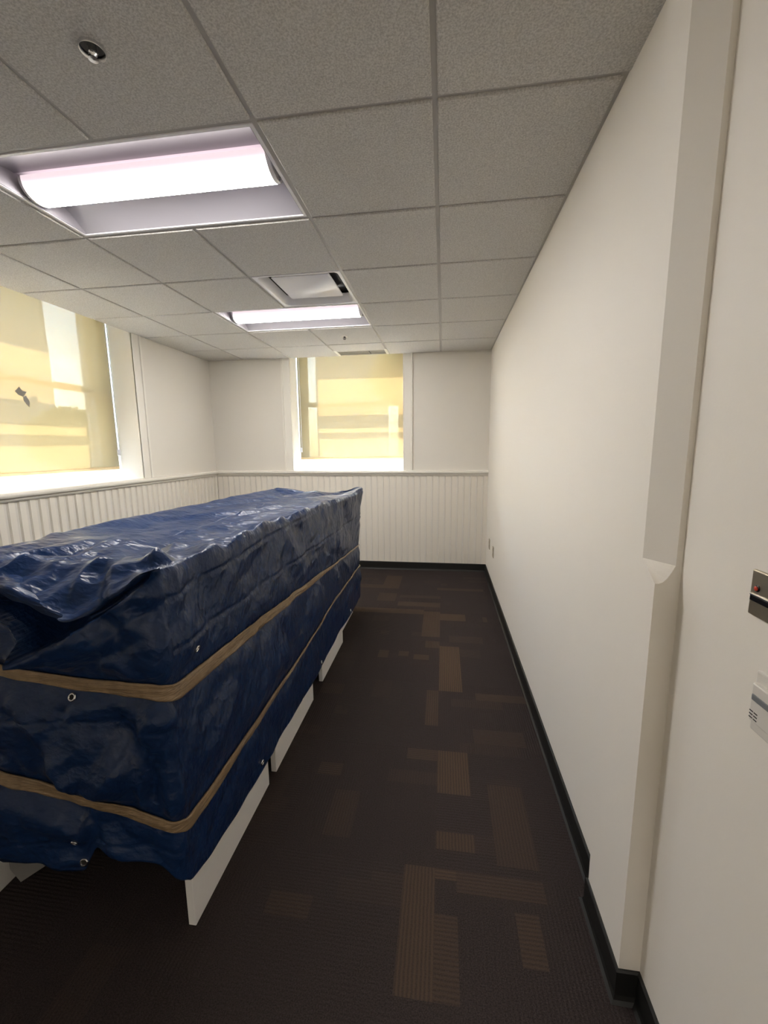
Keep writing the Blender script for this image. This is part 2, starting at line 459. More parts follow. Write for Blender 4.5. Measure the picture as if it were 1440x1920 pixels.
def chair_rail(name, fr, u0, u1, axis_side):
    prof = [(.004, 0)]
    # profile in (inward offset, z)
    pts = [(0.0, 1.262), (.030, 1.262), (.040, 1.258), (.046, 1.247), (.046, 1.236), (.040, 1.226), (.028, 1.221), (.022, 1.217), (.022, 1.206), (.014, 1.196), (0, 1.192)]
    mb = MB(); rows = [[fr(u, -a, z) for a, z in pts] for u in (u0, u1)]
    vs = mb.grid(rows, closed_u=True)
    for r in vs: mb.b.faces.new(r)
    prop(mb.build(name, trim_white, auto=35), kind='structure')
chair_rail('trim_1', FB, XL+.03, XR-.001, None)
chair_rail('trim_2', FL, YF, YB-.03, None)

def baseboard(name, pts, h=.1, t=.008):
    """cove base following a polyline on the floor; inward side is to the left of travel"""
    mb = MB(); n = len(pts); P = [Vector((*p, 0)) for p in pts]; off = []
    for i in range(n):
        d0 = (P[i]-P[i-1]).normalized() if i else (P[1]-P[0]).normalized()
        d1 = (P[i+1]-P[i]).normalized() if i < n-1 else d0
        n0 = Vector((-d0.y, d0.x, 0)); n1 = Vector((-d1.y, d1.x, 0)); m = (n0+n1); m = m/(m.dot(n0)) if m.length > .01 else n0
        off.append(m)
    prof = [(0, h), (t*.5, h), (t, h-.004), (t, .02), (t+.004, .008), (t+.012, 0.001), (0, .001)]
    rows = [[p+o*a+Vector((0, 0, z)) for a, z in prof] for p, o in zip(P, off)]
    vs = mb.grid(rows, closed_u=True)
    for r in (vs[0], vs[-1]): mb.b.faces.new(r)
    prop(mb.build(name, black_rubber), kind='structure')
baseboard('baseboard_right', [(.598, YF), (.598, -.49), (.543, -.49), (.543, -.245), (XR, -.245), (XR, YB-.013)])
baseboard('baseboard_back', [(XR-.009, YB-.010), (XL+.02, YB-.010)])
baseboard('baseboard_left', [(XL+.010, YB-.02), (XL+.010, YF)])

# ---- windows
def window(n, fr, u0, u1, inner_side):
    root = empty('window_%d' % n, fr((u0+u1)/2, 0, SILL), kind='structure')
    # casing on the room face, moulded in two steps
    mb = MB(); cw = .115
    for a, b in ((u0-cw, u0), (u1, u1+cw)):
        fr.box(mb, a, -.012, SILL, b, .003, ZC+.02, .002)
        o0, o1 = (a, a+.022) if a < u0 else (b-.022, b)
        fr.box(mb, o0, -.024, SILL, o1, -.008, ZC+.02, .004)
        i0, i1 = (b-.012, b) if a < u0 else (a, a+.012)
        fr.box(mb, i0, -.016, SILL, i1, .0, ZC+.02, .003)
    mb.build('casing', trim_white, root)
    mb = MB(); fr.box(mb, u0, -.002, ZC+.004, u1, .012, HEAD); mb.build('apron', trim_white, root)
    # stool
    mb = MB(); fr.box(mb, u0-.001, -.03, SILL-.03, u1+.001, .34, SILL-.001, .004); mb.build('sill', sash_white, root)
    # frame
    d0, d1 = .33, .45
    mb = MB(); fw = .05
    fr.box(mb, u0, d0, SILL-.02, u0+fw, d1, HEAD); fr.box(mb, u1-fw, d0, SILL-.02, u1, d1, HEAD)
    fr.box(mb, u0+fw, d0, HEAD-.05, u1-fw, d1, HEAD); fr.box(mb, u0+fw, d0, SILL-.02, u1-fw, d1, SILL+.028)
    # outer reveal stops
    fr.box(mb, u0, .45, SILL-.03, u1, D_OUT+.04, SILL-.005)
    mb.build('frame', sash_white, root)
    zm = 2.09
    def sash(name, z0, z1, dd, st, br, tr):
        m = MB(); a, b = u0+fw-.005, u1-fw+.005
        fr.box(m, a, dd, z0, a+st, dd+.035, z1, .003); fr.box(m, b-st, dd, z0, b, dd+.035, z1, .003)
        fr.box(m, a+st, dd, z0, b-st, dd+.035, z0+br, .003); fr.box(m, a+st, dd, z1-tr, b-st, dd+.035, z1, .003)
        # glazing step
        fr.box(m, a+st, dd+.012, z0+br, b-st, dd+.028, z0+br+.012); 
        s = m.build(name, sash_white, root)
        g = MB(); fr.box(g, a+st, dd+.014, z0+br, b-st, dd+.020, z1-tr); g.build('pane', glass_m, s)
        return s
    sash('upper_sash', zm-.005, HEAD-.045, .395, .05, .045, .05)
    ls = sash('lower_sash', SILL+.03, zm+.035, .350, .05, .085, .045)
    m = MB(); fr.box(m, (u0+u1)/2-.03, .335, zm+.02, (u0+u1)/2+.03, .352, zm+.05, .004); m.build('sash_lock', sash_white, root)
    # storm frame outside
    m = MB(); fr.box(m, u0, .495, 2.098, u1, .52, 2.14); fr.box(m, u0, .495, SILL-.005, u0+.04, .52, HEAD); fr.box(m, u1-.04, .495, SILL-.005, u1, .52, HEAD)
    m.build('storm_frame', sash_white, root)
window(1, FB, *WB, 1); window(2, FL, *WL, -1)

# ================================================================== THINGS
# ---- roller shades
def shade(fr, u0, u1, zb, label, chain_u):
    d = .247
    root = empty('roller_shade', fr((u0+u1)/2, d, 2.82), label, 'window shade', 'roller shades in the two windows')
    mb = MB(); nu, nz = 40, 46; rs = random.Random(3); ph = [rs.uniform(0, 6.28) for _ in range(6)]
    def w(u, z):
        t = (u-u0)/(u1-u0); k = (2.8-z)/1.4
        return .003*k*math.sin(3.1*PI*t+ph[0]) + .0018*math.sin(9*t+ph[1]+3*k)
    for side, off in ((0, 0), (1, .0012)):
        mb.grid([[fr(u0+(u1-u0)*i/nu, d+off+w(u0+(u1-u0)*i/nu, zb+(2.80-zb)*j/nz), zb+(2.80-zb)*j/nz) for i in range(nu+1)] for j in range(nz+1)]) if side == 0 else None
    mb.build('fabric', shade_m, root, smooth=True)
    m = MB(); m.tube([fr(u0-.005, d+.028, 2.815), fr(u1+.005, d+.028, 2.815)], .03, 18); m.build('roller', metal_white, root, auto=40)
    m = MB(); fr.box(m, u0, d-.006, zb-.022, u1, d+.008, zb+.008, .005); m.build('bottom_bar', bar_tan, root)
    # bead chain in its loop, with a tensioner at the foot
    m = MB(); z0 = 1.52
    for s in (-.012, .012):
        m.tube([fr(chain_u+s, d-.028, 2.80), fr(chain_u+s*.9, d-.028, z0+.02)], .0035, 6)
    m.tube([fr(chain_u-.0108, d-.028, z0+.02), fr(chain_u-.008, d-.028, z0+.006), fr(chain_u, d-.028, z0), fr(chain_u+.008, d-.028, z0+.006), fr(chain_u+.0108, d-.028, z0+.02)], .0035, 6)
    m.build('chain', chain_white, root)
    m = MB(); fr.box(m, chain_u-.016, d-.036, z0-.03, chain_u+.016, d-.018, z0+.03, .005); m.build('chain_tensioner', chain_white, root)
    for u in (u0-.014, u1+.006):
        m = MB(); fr.box(m, u, d-.02, 2.76, u+.008, d+.07, HEAD-.002); m.build('bracket', metal_white, root)
    return root
shade(FB, WB[0]+.012, WB[1]-.012, 1.415, 'translucent tan roller shade in the far wall window facing the camera', WB[0]+.030)
shade(FL, WL[0]+.012, WL[1]-.012, 1.375, 'translucent tan roller shade in the left wall window', WL[1]-.030)
def leaf_shadow():  # flat grey pieces stand in for a shadow on the shade fabric
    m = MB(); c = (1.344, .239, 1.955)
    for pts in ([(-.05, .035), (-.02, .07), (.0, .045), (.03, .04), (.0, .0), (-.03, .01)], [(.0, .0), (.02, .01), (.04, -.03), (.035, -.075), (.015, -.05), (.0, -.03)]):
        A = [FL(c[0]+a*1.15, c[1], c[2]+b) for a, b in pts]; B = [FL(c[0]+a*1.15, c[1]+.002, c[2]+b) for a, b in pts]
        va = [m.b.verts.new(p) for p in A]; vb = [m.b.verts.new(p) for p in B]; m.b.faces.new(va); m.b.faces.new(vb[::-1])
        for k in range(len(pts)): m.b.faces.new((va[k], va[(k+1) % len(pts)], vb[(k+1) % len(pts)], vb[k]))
    prop(m.build('leaf_shadow', leaf_shadow_grey), 'small grey patch standing for a shadow on the left window shade', 'leaf_shadow')
leaf_shadow()

# ---- ceiling lights
def ceiling_light(x0, x1, y0, label):
    y1 = y0+T; root = empty('ceiling_light', ((x0+x1)/2, y0+T/2, ZC), label, 'ceiling light', 'recessed ceiling lights')
    a, b, c, d = x0+.012, x1-.012, y0+.012, y1-.012
    m = MB()  # rim
    for p, q in (((a, c), (b, c+.012)), ((a, d-.012), (b, d)), ((a, c+.012), (a+.012, d-.012)), ((b-.012, c+.012), (b, d-.012))):
        m.box((*p, ZC-.001), (*q, ZC+.02))
    m.build('rim', metal_white, root)
    yc = (c+d)/2; a2, b2 = a+.012, b-.012
    def refl(s):
        m = MB(); rows = []
        for k in range(13):
            t = k/12
            y = (c+.012 if s < 0 else d-.012) + (-s)*t*(yc-.078-(c+.012))
            z = ZC+.004 + .075*(1-(1-t)**2.2)
            rows.append([(a2, y, z), ((a2+b2)/2, y, z), (b2, y, z)])
        m.grid(rows); rows2 = [[(p[0], p[1], p[2]+.003) for p in r] for r in rows]; m.grid(rows2)
        return m.build('reflector', refl_white, root, smooth=True)
    refl(-1); refl(1)
    for x, s in ((a2, 1), (b2, -1)):
        m = MB(); m.box((x, c+.012, ZC+.002), (x+s*.004, d-.012, ZC+.10)); m.build('end_plate', refl_white, root)
    # lens: a long shallow basket, capped at both ends
    n = 20; la, lb = a2+.034, b2-.034; hw, zt, zb = .082, ZC+.066, ZC-.006
    prof = [(yc-hw*math.cos(PI*k/n), zt-(zt-zb)*math.sin(PI*k/n)**.85) for k in range(n+1)]
    m = MB(); m.grid([[(x, y, z) for y, z in prof] for x in np.linspace(la, lb, 9)]); m.build('lens', lens_m, root, smooth=True)
    for x, s in ((la, -1), (lb, 1)):
        m = MB(); A = [m.b.verts.new((x, y, z)) for y, z in prof]; B = [m.b.verts.new((x+s*.016, yc+(y-yc)*.96, zt+(z-zt)*.96)) for y, z in prof]
        m.b.faces.new(A); m.b.faces.new(B)
        for k in range(n): m.b.faces.new((A[k], A[k+1], B[k+1], B[k]))
        m.b.faces.new((A[0], A[-1], B[-1], B[0]))
        e = m.build('end_cap', metal_white, root, auto=40)
        sc = MB(); sc.lathe([(.010, 0), (.010, s*.004), (.006, s*.005), (.005, s*.002), (0, s*.002)], (x+s*.016, yc+.022, ZC+.012), 'x', 14); sc.build('screw', chrome, e)
    m = MB(); m.box((a, c, ZC+.085), (b, d, ZC+.11)); m.build('housing', metal_white, root)
    return root
ceiling_light(-3*T, -T, 0, 'large glowing recessed light in the near ceiling, toward the upper left')
ceiling_light(-3*T, -T, 3*T, 'glowing recessed light in the far ceiling beside the square air diffuser')

# ---- square air diffuser
def rrect(x0, y0, x1, y1, r, n=6):
    P = []
    for cx, cy, a in ((x1-r, y1-r, 0), (x0+r, y1-r, PI/2), (x0+r, y0+r, PI), (x1-r, y0+r, 1.5*PI)):
        P += [(cx+r*math.cos(a+PI/2*k/n), cy+r*math.sin(a+PI/2*k/n)) for k in range(n+1)]
    return P
def diffuser():
    x0, x1, y0, y1 = -2*T+.012, -T-.012, 2*T+.012, 3*T-.012
    root = empty('air_diffuser', ((x0+x1)/2, (y0+y1)/2, ZC), 'square white ceiling air diffuser with a flat plaque, before the far light', 'air vent')
    m = MB(); r0 = rrect(x0, y0, x1, y1, .001); rows = []
    for ins, r, z in ((0, .002, 0.004), (0, .002, -.002), (.010, .02, -.002), (.022, .035, .004), (.034, .035, .030), (.045, .04, .062)):
        rows.append([(x, y, ZC+z) for x, y in rrect(x0+ins, y0+ins, x1-ins, y1-ins, max(r, .001))])
    m.grid(rows, closed_u=True); m.build('frame', metal_white, root, auto=40)
    m = MB(); i = .045; A = rrect(x0+i, y0+i, x1-i, y1-i, .04)
    m.face([(x, y, ZC+.075) for x, y in A]); m.grid([[(x, y, ZC+z) for x, y in A] for z in (.06, .075)], closed_u=True); m.build('duct', dark_metal, root)
    m = MB(); i = .092; rows = []
    for ins, z in ((.004, .033), (0, .029), (0, .025), (.004, .022)): rows.append([(x, y, ZC+z) for x, y in rrect(x0+i+ins, y0+i+ins, x1-i-ins, y1-i-ins, .012)])
    vs = m.grid(rows, closed_u=True); m.b.faces.new(vs[0]); m.b.faces.new(vs[-1]); m.build('plaque', metal_white, root, auto=40)
    for sx in (.15, .43):
        for sy in (.15, .43):
            m = MB(); m.tube([(x0+sx, y0+sy, ZC+.036), (x0+sx, y0+sy, ZC+.076)], .006, 8); m.build('hanger', dark_metal, root)
diffuser()

# ---- linear slot vent by the window head
def slot_vent():
    x0, x1, y0, y1 = -2*T+.014, -T-.014, 3.385, 3.585
    root = empty('slot_vent', ((x0+x1)/2, (y0+y1)/2, ZC), 'narrow grey slot vent in the ceiling over the far window', 'air vent')
    m = MB(); 
    for p, q in (((x0, y0), (x1, y0+.018)), ((x0, y1-.018), (x1, y1)), ((x0, y0+.018), (x0+.014, y1-.018)), ((x1-.014, y0+.018), (x1, y1-.018))): m.box((*p, ZC-.003), (*q, ZC+.02))
    m.build('frame', grid_grey, root)
    m = MB(); m.box((x0, y0, ZC+.02), (x1, y1, ZC+.03)); m.build('backing', slot_dark, root)
    for k in range(5):
        y = y0+.03+k*.034; m = MB(); m.box((x0+.014, y, ZC+.001), (x1-.014, y+.024, ZC+.005)); m.build('slat', slat_grey, root)
    xd = x0+(x1-x0)*.66; m = MB(); m.box((xd-.004, y0+.018, ZC-.002), (xd+.004, y1-.018, ZC+.012)); m.build('divider', slot_dark, root)
    for x in (x0-.002, x1+.002):
        m = MB(); m.box((x-.016, y0-.05, ZC-.006), (x+.016, y1+.01, ZC-.0005), .002); m.build('end_clip', trim_white, root)
slot_vent()

# ---- sprinklers
def sprinkler(x, y, ringm, cupm, headm, r, label, deep):
    root = empty('sprinkler', (x, y, ZC), label, 'sprinkler', 'ceiling sprinklers')
    z0 = ZC-.0052
    m = MB(); hh = .009 if deep else .004
    m.lathe([(r*.86, .002), (r, .002), (r*1.0, -hh*.6), (r*.95, -hh), (r*.88, -hh*.8), (r*.86, .002)], (x, y, z0), 'z', 40); m.build('escutcheon', ringm, root, auto=50)
    m = MB(); m.lathe([(r*.88, -.001), (r*.3, -.0012), (0, -.0012)], (x, y, z0), 'z', 32); m.build('cup', cupm, root, auto=50)
    top = 0
    m = MB(); m.lathe([(.010, top), (.010, top-.010), (.006, top-.012), (.004, top-.018), (0, top-.018)], (x, y, z0), 'z', 14)
    for s in (-1, 1): m.tube([(x+s*.009, y, z0+top-.007), (x+s*.015, y, z0+top-.014), (x+s*.011, y, z0+top-.021), (x, y, z0+top-.025)], .0022, 6)
    m.build('head', headm, root, auto=50)
    m = MB(); m.lathe([(.012, 0), (.013, -.002), (.0, -.003)], (x, y, z0+top-.025), 'z', 16); m.build('deflector', headm, root)
    return root
sprinkler(-.932, -.315, chrome, black_gloss, chrome, .034, 'chrome-ringed black recessed sprinkler in the near ceiling', True)
sprinkler(-.948, 2.74, trim_white, trim_white, slot_dark, .036, 'white-ringed sprinkler with a dark cross in the far ceiling', False)

# ---- wall plates
def outlet(y, z, label):
    root = empty('outlet_plate', (XR, y, z), label, 'wall outlet', 'outlet plates on the right wall')
    m = MB(); m.box((XR-.007, y-.036, z-.058), (XR+.001, y+.036, z+.058), .003); m.build('plate', beige_plate, root)
    for s in (-1, 1):
        m = MB(); m.box((XR-.009, y-.016, z+s*.025-.014), (XR-.006, y+.016, z+s*.025+.014), .002); f = m.build('socket', beige_plate, root)
        m = MB()
        for q in (-.006, .006): m.box((XR-.0095, y+q-.001, z+s*.025-.004), (XR-.0085, y+q+.001, z+s*.025+.005))
        m.build('slot', slot_dark, f)
outlet(3.225, .442, 'beige outlet plate low on the right wall, nearest the far corner')
outlet(2.865, .44, 'beige outlet plate low on the right wall, the one nearer the camera')
XC = .598
def reader():
    y1, y0, z1, z0 = -.716, -.80, 1.323, 1.240
    root = empty('control_plate', (XC, (y0+y1)/2, (z0+z1)/2), 'nickel wall plate with black slot and red button at right edge', 'wall plate')
    m = MB(); m.box((XC-.006, y0, z0), (XC+.001, y1, z1), .0025); m.build('plate', brass, root)
    m = MB(); m.box((XC-.0085, y0+.006, 1.267), (XC-.005, y1-.0045, 1.277), .001); m.build('slot', black_gloss, root)
    m = MB(); m.box((XC-.0092, y0+.006, 1.2773), (XC-.005, y1-.0045, 1.2795), .0004); m.build('slot_lip', chrome, root)
    m = MB(); m.lathe([(.0062, .001), (.0062, -.007), (.0045, -.008), (0, -.008)], (XC, y1-.017, 1.2915), 'x', 20); b = m.build('button_ring', black_gloss, root, auto=40)
    m = MB(); m.lathe([(.0042, -.006), (.0042, -.0092), (.002, -.0105), (0, -.0105)], (XC, y1-.017, 1.2915), 'x', 16); m.build('button', red_led, b, auto=40)
reader()
def dimmer():
    y1, y0, z1, z0 = -.757, -.84, 1.152, 1.040
    root = empty('light_switch', (XC, (y0+y1)/2, (z0+z1)/2), 'white wall switch with grey key and vent lines at right edge', 'light switch')
    m = MB(); m.box((XC-.007, y0, z0), (XC+.001, y1, z1), .003); m.build('plate', white_plastic, root)
    m = MB(); m.box((XC-.016, y0, z0+.022), (XC-.006, y1-.007, z1-.020), .003); body = m.build('body', white_plastic, root)
    m = MB(); m.box((XC-.018, y0, z0+.062), (XC-.0155, y1-.011, z0+.073), .0015); m.build('key', grey_plastic, body)
    for k in range(3):
        for o in (0, .010):
            m = MB(); m.box((XC-.0165, y1-.017-o, z0+.028+k*.006), (XC-.0155, y1-.009-o, z0+.030+k*.006)); m.build('vent_line', slot_dark, body)
dimmer()

# ---- white panel workstations under the tarp
def workstation(y0, y1, xr, xl, label):
    root = empty('workstation', ((xl+xr)/2, (y0+y1)/2, 0), label, 'desk', 'white workstations under the tarp')
    t = .026
    for x in (xl, xr-t):
        m = MB(); m.box((x, y0, .0), (x+t, y1, 1.12), .0015, 1); m.build('side_panel', lam_white, root)
    m = MB(); m.box((xl+t, y0+.02, .71), (xr-t, y1-.01, .736), .0015, 1); m.build('desktop', lam_white, root)
    m = MB(); m.box((xl+t, y1-.05, .30), (xr-t, y1-.03, 1.10), .0015, 1); m.build('back_panel', lam_white, root)
    return root
workstation(-.484, .101, -.742, -1.52, 'white-panelled workstation under the blue tarp, nearest the camera')
workstation(.174, .760, -.738, -1.52, 'white-panelled workstation under the blue tarp, second from the camera')
workstation(.963, 1.535, -.739, -1.52, 'white-panelled workstation under the blue tarp, third from the camera')
workstation(1.62, 2.14, -.79, -1.54, 'white-panelled workstation under the blue tarp, nearest the far window')
m = MB()
A = [(-1.452, -.445, .0), (-1.39, -.36, .03), (-1.36, -.33, .17), (-1.47, -.47, .17), (-1.475, -.465, .07)]
A = [(-1.455, -.440, .001), (-1.385, -.335, .012), (-1.375, -.32, .20), (-1.47, -.455, .20), (-1.470, -.455, .07)]
off = Vector((.010, -.008, 0))
va = [m.b.verts.new(p) for p in A]; vb = [m.b.verts.new(Vector(p)-off) for p in A]; m.b.faces.new(va); m.b.faces.new(vb[::-1])
for k in range(5): m.b.faces.new((va[k], va[(k+1) % 5], vb[(k+1) % 5], vb[k]))
prop(m.build('grey_board', grey_board), 'small grey board end on the carpet under the tarp, bottom left', 'board')

# ------------------------------------------------------------------ the tarp
def hsh(i, j, seed):
    n = (i.astype(np.int64)*374761393 + j.astype(np.int64)*668265263 + seed*974634777) & 0xFFFFFFFF
    n = ((n ^ (n >> 13))*1274126177) & 0xFFFFFFFF
    n = n ^ (n >> 16)
    return (n & 0xFFFF)/32767.5 - 1.0
def tri(p, q, cell, seed):
    """piecewise flat facets: random heights on a triangle lattice"""
    a = p/cell; b = q/cell; s = (a+b)*.3660254; x = a+s; y = b+s
    i = np.floor(x); j = np.floor(y); fx = x-i; fy = y-j
    up = fx > fy
    h00 = hsh(i, j, seed); h11 = hsh(i+1, j+1, seed)
    hm = np.where(up, hsh(i+1, j, seed), hsh(i, j+1, seed))
    big = np.maximum(fx, fy); sm = np.minimum(fx, fy)
    return h00*(1-big) + hm*(big-sm) + h11*sm
def vnoise(p, q, cell, seed):
    x = p/cell; y = q/cell; i = np.floor(x); j = np.floor(y); u = x-i; v = y-j
    u = u*u*(3-2*u); v = v*v*(3-2*v)
    return (hsh(i, j, seed)*(1-u)+hsh(i+1, j, seed)*u)*(1-v)+(hsh(i, j+1, seed)*(1-u)+hsh(i+1, j+1, seed)*u)*v
def crumple(p, q, cell, seed, ang=0., st=1.):
    c, s = math.cos(ang), math.sin(ang); a = (p*c+q*s)/st; b = -p*s+q*c
    wa = vnoise(p, q, cell*1.7, seed+50)*cell*.6; wb = vnoise(p, q, cell*1.7, seed+51)*cell*.6
    return tri(a+wa, b+wb, cell, seed)
def smst(x, a, b):
    t = np.clip((x-a)/(b-a), 0, 1); return t*t*(3-2*t)

TX0, TX1, TY0, TY1, RC = -1.56, -.722, -.548, 2.205, .035
# perimeter: back-left corner -> left side -> front (left to right) -> right side -> back
def perimeter(ds):
    P = []; Nn = []; C = []
    def seg(a, b, n, nm, code):
        L = math.dist(a, b); k = max(2, int(L/ds[code]))
        for i in range(k): t = i/k; P.append((a[0]+(b[0]-a[0])*t, a[1]+(b[1]-a[1])*t)); Nn.append(nm); C.append(code)
    def arc(cx, cy, a0, code, k=7):
        for i in range(k):
            a = a0+PI/2*i/k; P.append((cx+RC*math.cos(a), cy+RC*math.sin(a))); Nn.append((math.cos(a), math.sin(a))); C.append(code)
    seg((TX0, TY1-RC), (TX0, TY0+RC), 0, (-1, 0), 0); arc(TX0+RC, TY0+RC, PI, 0)
    seg((TX0+RC, TY0), (TX1-RC, TY0), 0, (0, -1), 1); arc(TX1-RC, TY0+RC, 1.5*PI, 1)
    seg((TX1, TY0+RC), (TX1, TY1-RC), 0, (1, 0), 2); arc(TX1-RC, TY1-RC, 0, 2)
    seg((TX1-RC, TY1), (TX0+RC, TY1), 0, (0, 1), 3); arc(TX0+RC, TY1-RC, PI/2, 3)
    return np.array(P), np.array(Nn), np.array(C)
PP, PN, PC = perimeter({0: .03, 1: .009, 2: .011, 3: .03})
S_ = np.concatenate([[0], np.cumsum(np.linalg.norm(np.diff(PP, axis=0), axis=1))])
def lin(x, xs, ys): return np.interp(x, xs, ys)
def is_front(c): return c == 1
def top_z(P, C):
    x, y = P[:, 0], P[:, 1]
    fr = lin(x, [-1.56, -1.28, -1.18, -1.08, -1.01, -.960, -.92, -.875, -.81, -.76, -.722], [1.17, 1.172, 1.165, 1.13, 1.10, 1.082, 1.10, 1.135, 1.175, 1.21, 1.222])
    ri = lin(y, [-.55, -.4, -.1, .2, .6, 1.0, 1.4, 1.62, 1.8, 2.205], [1.222, 1.216, 1.218, 1.212, 1.203, 1.19, 1.172, 1.158, 1.162, 1.186])
    ba = lin(x, [-1.56, -1.45, -1.2, -1.05, -.93, -.82, -.722], [1.165, 1.172, 1.14, 1.125, 1.125, 1.15, 1.186])
    le = lin(y, [-.55, -.3, .1, .5, 1.2, 2.2], [1.17, 1.20, 1.205, 1.197, 1.187, 1.165])
    z = np.where(C == 1, fr, np.where(C == 2, ri, np.where(C == 3, ba, le)))
    # corner arcs take over smoothly
    return z
def hem_z(P, C):
    x, y = P[:, 0], P[:, 1]
    fr = lin(x, [-1.56, -1.36, -1.2, -1.09, -1.055, -1.035, -1.022, -.95, -.86, -.80, -.76, -.72], [.255, .253, .262, .240, .242, .262, .326, .312, .304, .296, .262, .225])
    ri = lin(y, [-.55, -.5, -.42, -.2, .1, .8, 1.3, 2.0, 2.2], [.222, .205, .186, .172, .165, .142, .155, .143, .15])
    return np.where(C == 1, fr, np.where(C == 2, ri, .16))
def tape_z(k, P, C):
    x, y = P[:, 0], P[:, 1]
    if k == 0:
        fr = lin(x, [-1.56, -1.24, -1.1, -.98, -.85, -.755, -.72], [.915, .892, .878, .868, .868, .868, .858])
        ri = lin(y, [-.55, -.48, -.3, -.08, .588, .99, 1.5, 2.1, 2.2], [.856, .842, .830, .818, .772, .738, .70, .655, .65])
        return np.where(C == 1, fr, np.where(C == 2, ri, np.where(C == 3, .65+.25*(TX1-x)/(TX1-TX0), .915)))
    fr = lin(x, [-1.56, -1.3, -1.0, -.8, -.715], [.60, .543, .485, .445, .42])
    ri = lin(y, [-.55, -.48, -.3, 0, .545, .9, 1.22, 2.08, 2.2], [.415, .402, .402, .41, .421, .436, .455, .455, .455])
    return np.where(C == 1, fr, np.where(C == 2, ri, np.where(C == 3, .46+.14*(TX1-x)/(TX1-TX0), .60)))
def tape_w(k, P, C):
    x, y = P[:, 0], P[:, 1]
    if k == 0:
        ri = lin(y, [-.55, -.45, 0, .6, .95, 1.05, 1.3, 2.2], [.05, .054, .048, .036, .034, .024, .014, .012])
        fr = lin(x, [-1.56, -1.2, -.95, -.8, -.72], [.036, .036, .038, .046, .05])
        return np.where(C == 1, fr, np.where(C == 2, ri, .03))
    ri = lin(y, [-.55, -.46, -.2, .1, .5, .8, 1.3, 2.2], [.046, .046, .036, .026, .012, .010, .016, .014])
    return np.where(C == 1, .040, np.where(C == 2, ri, .03))

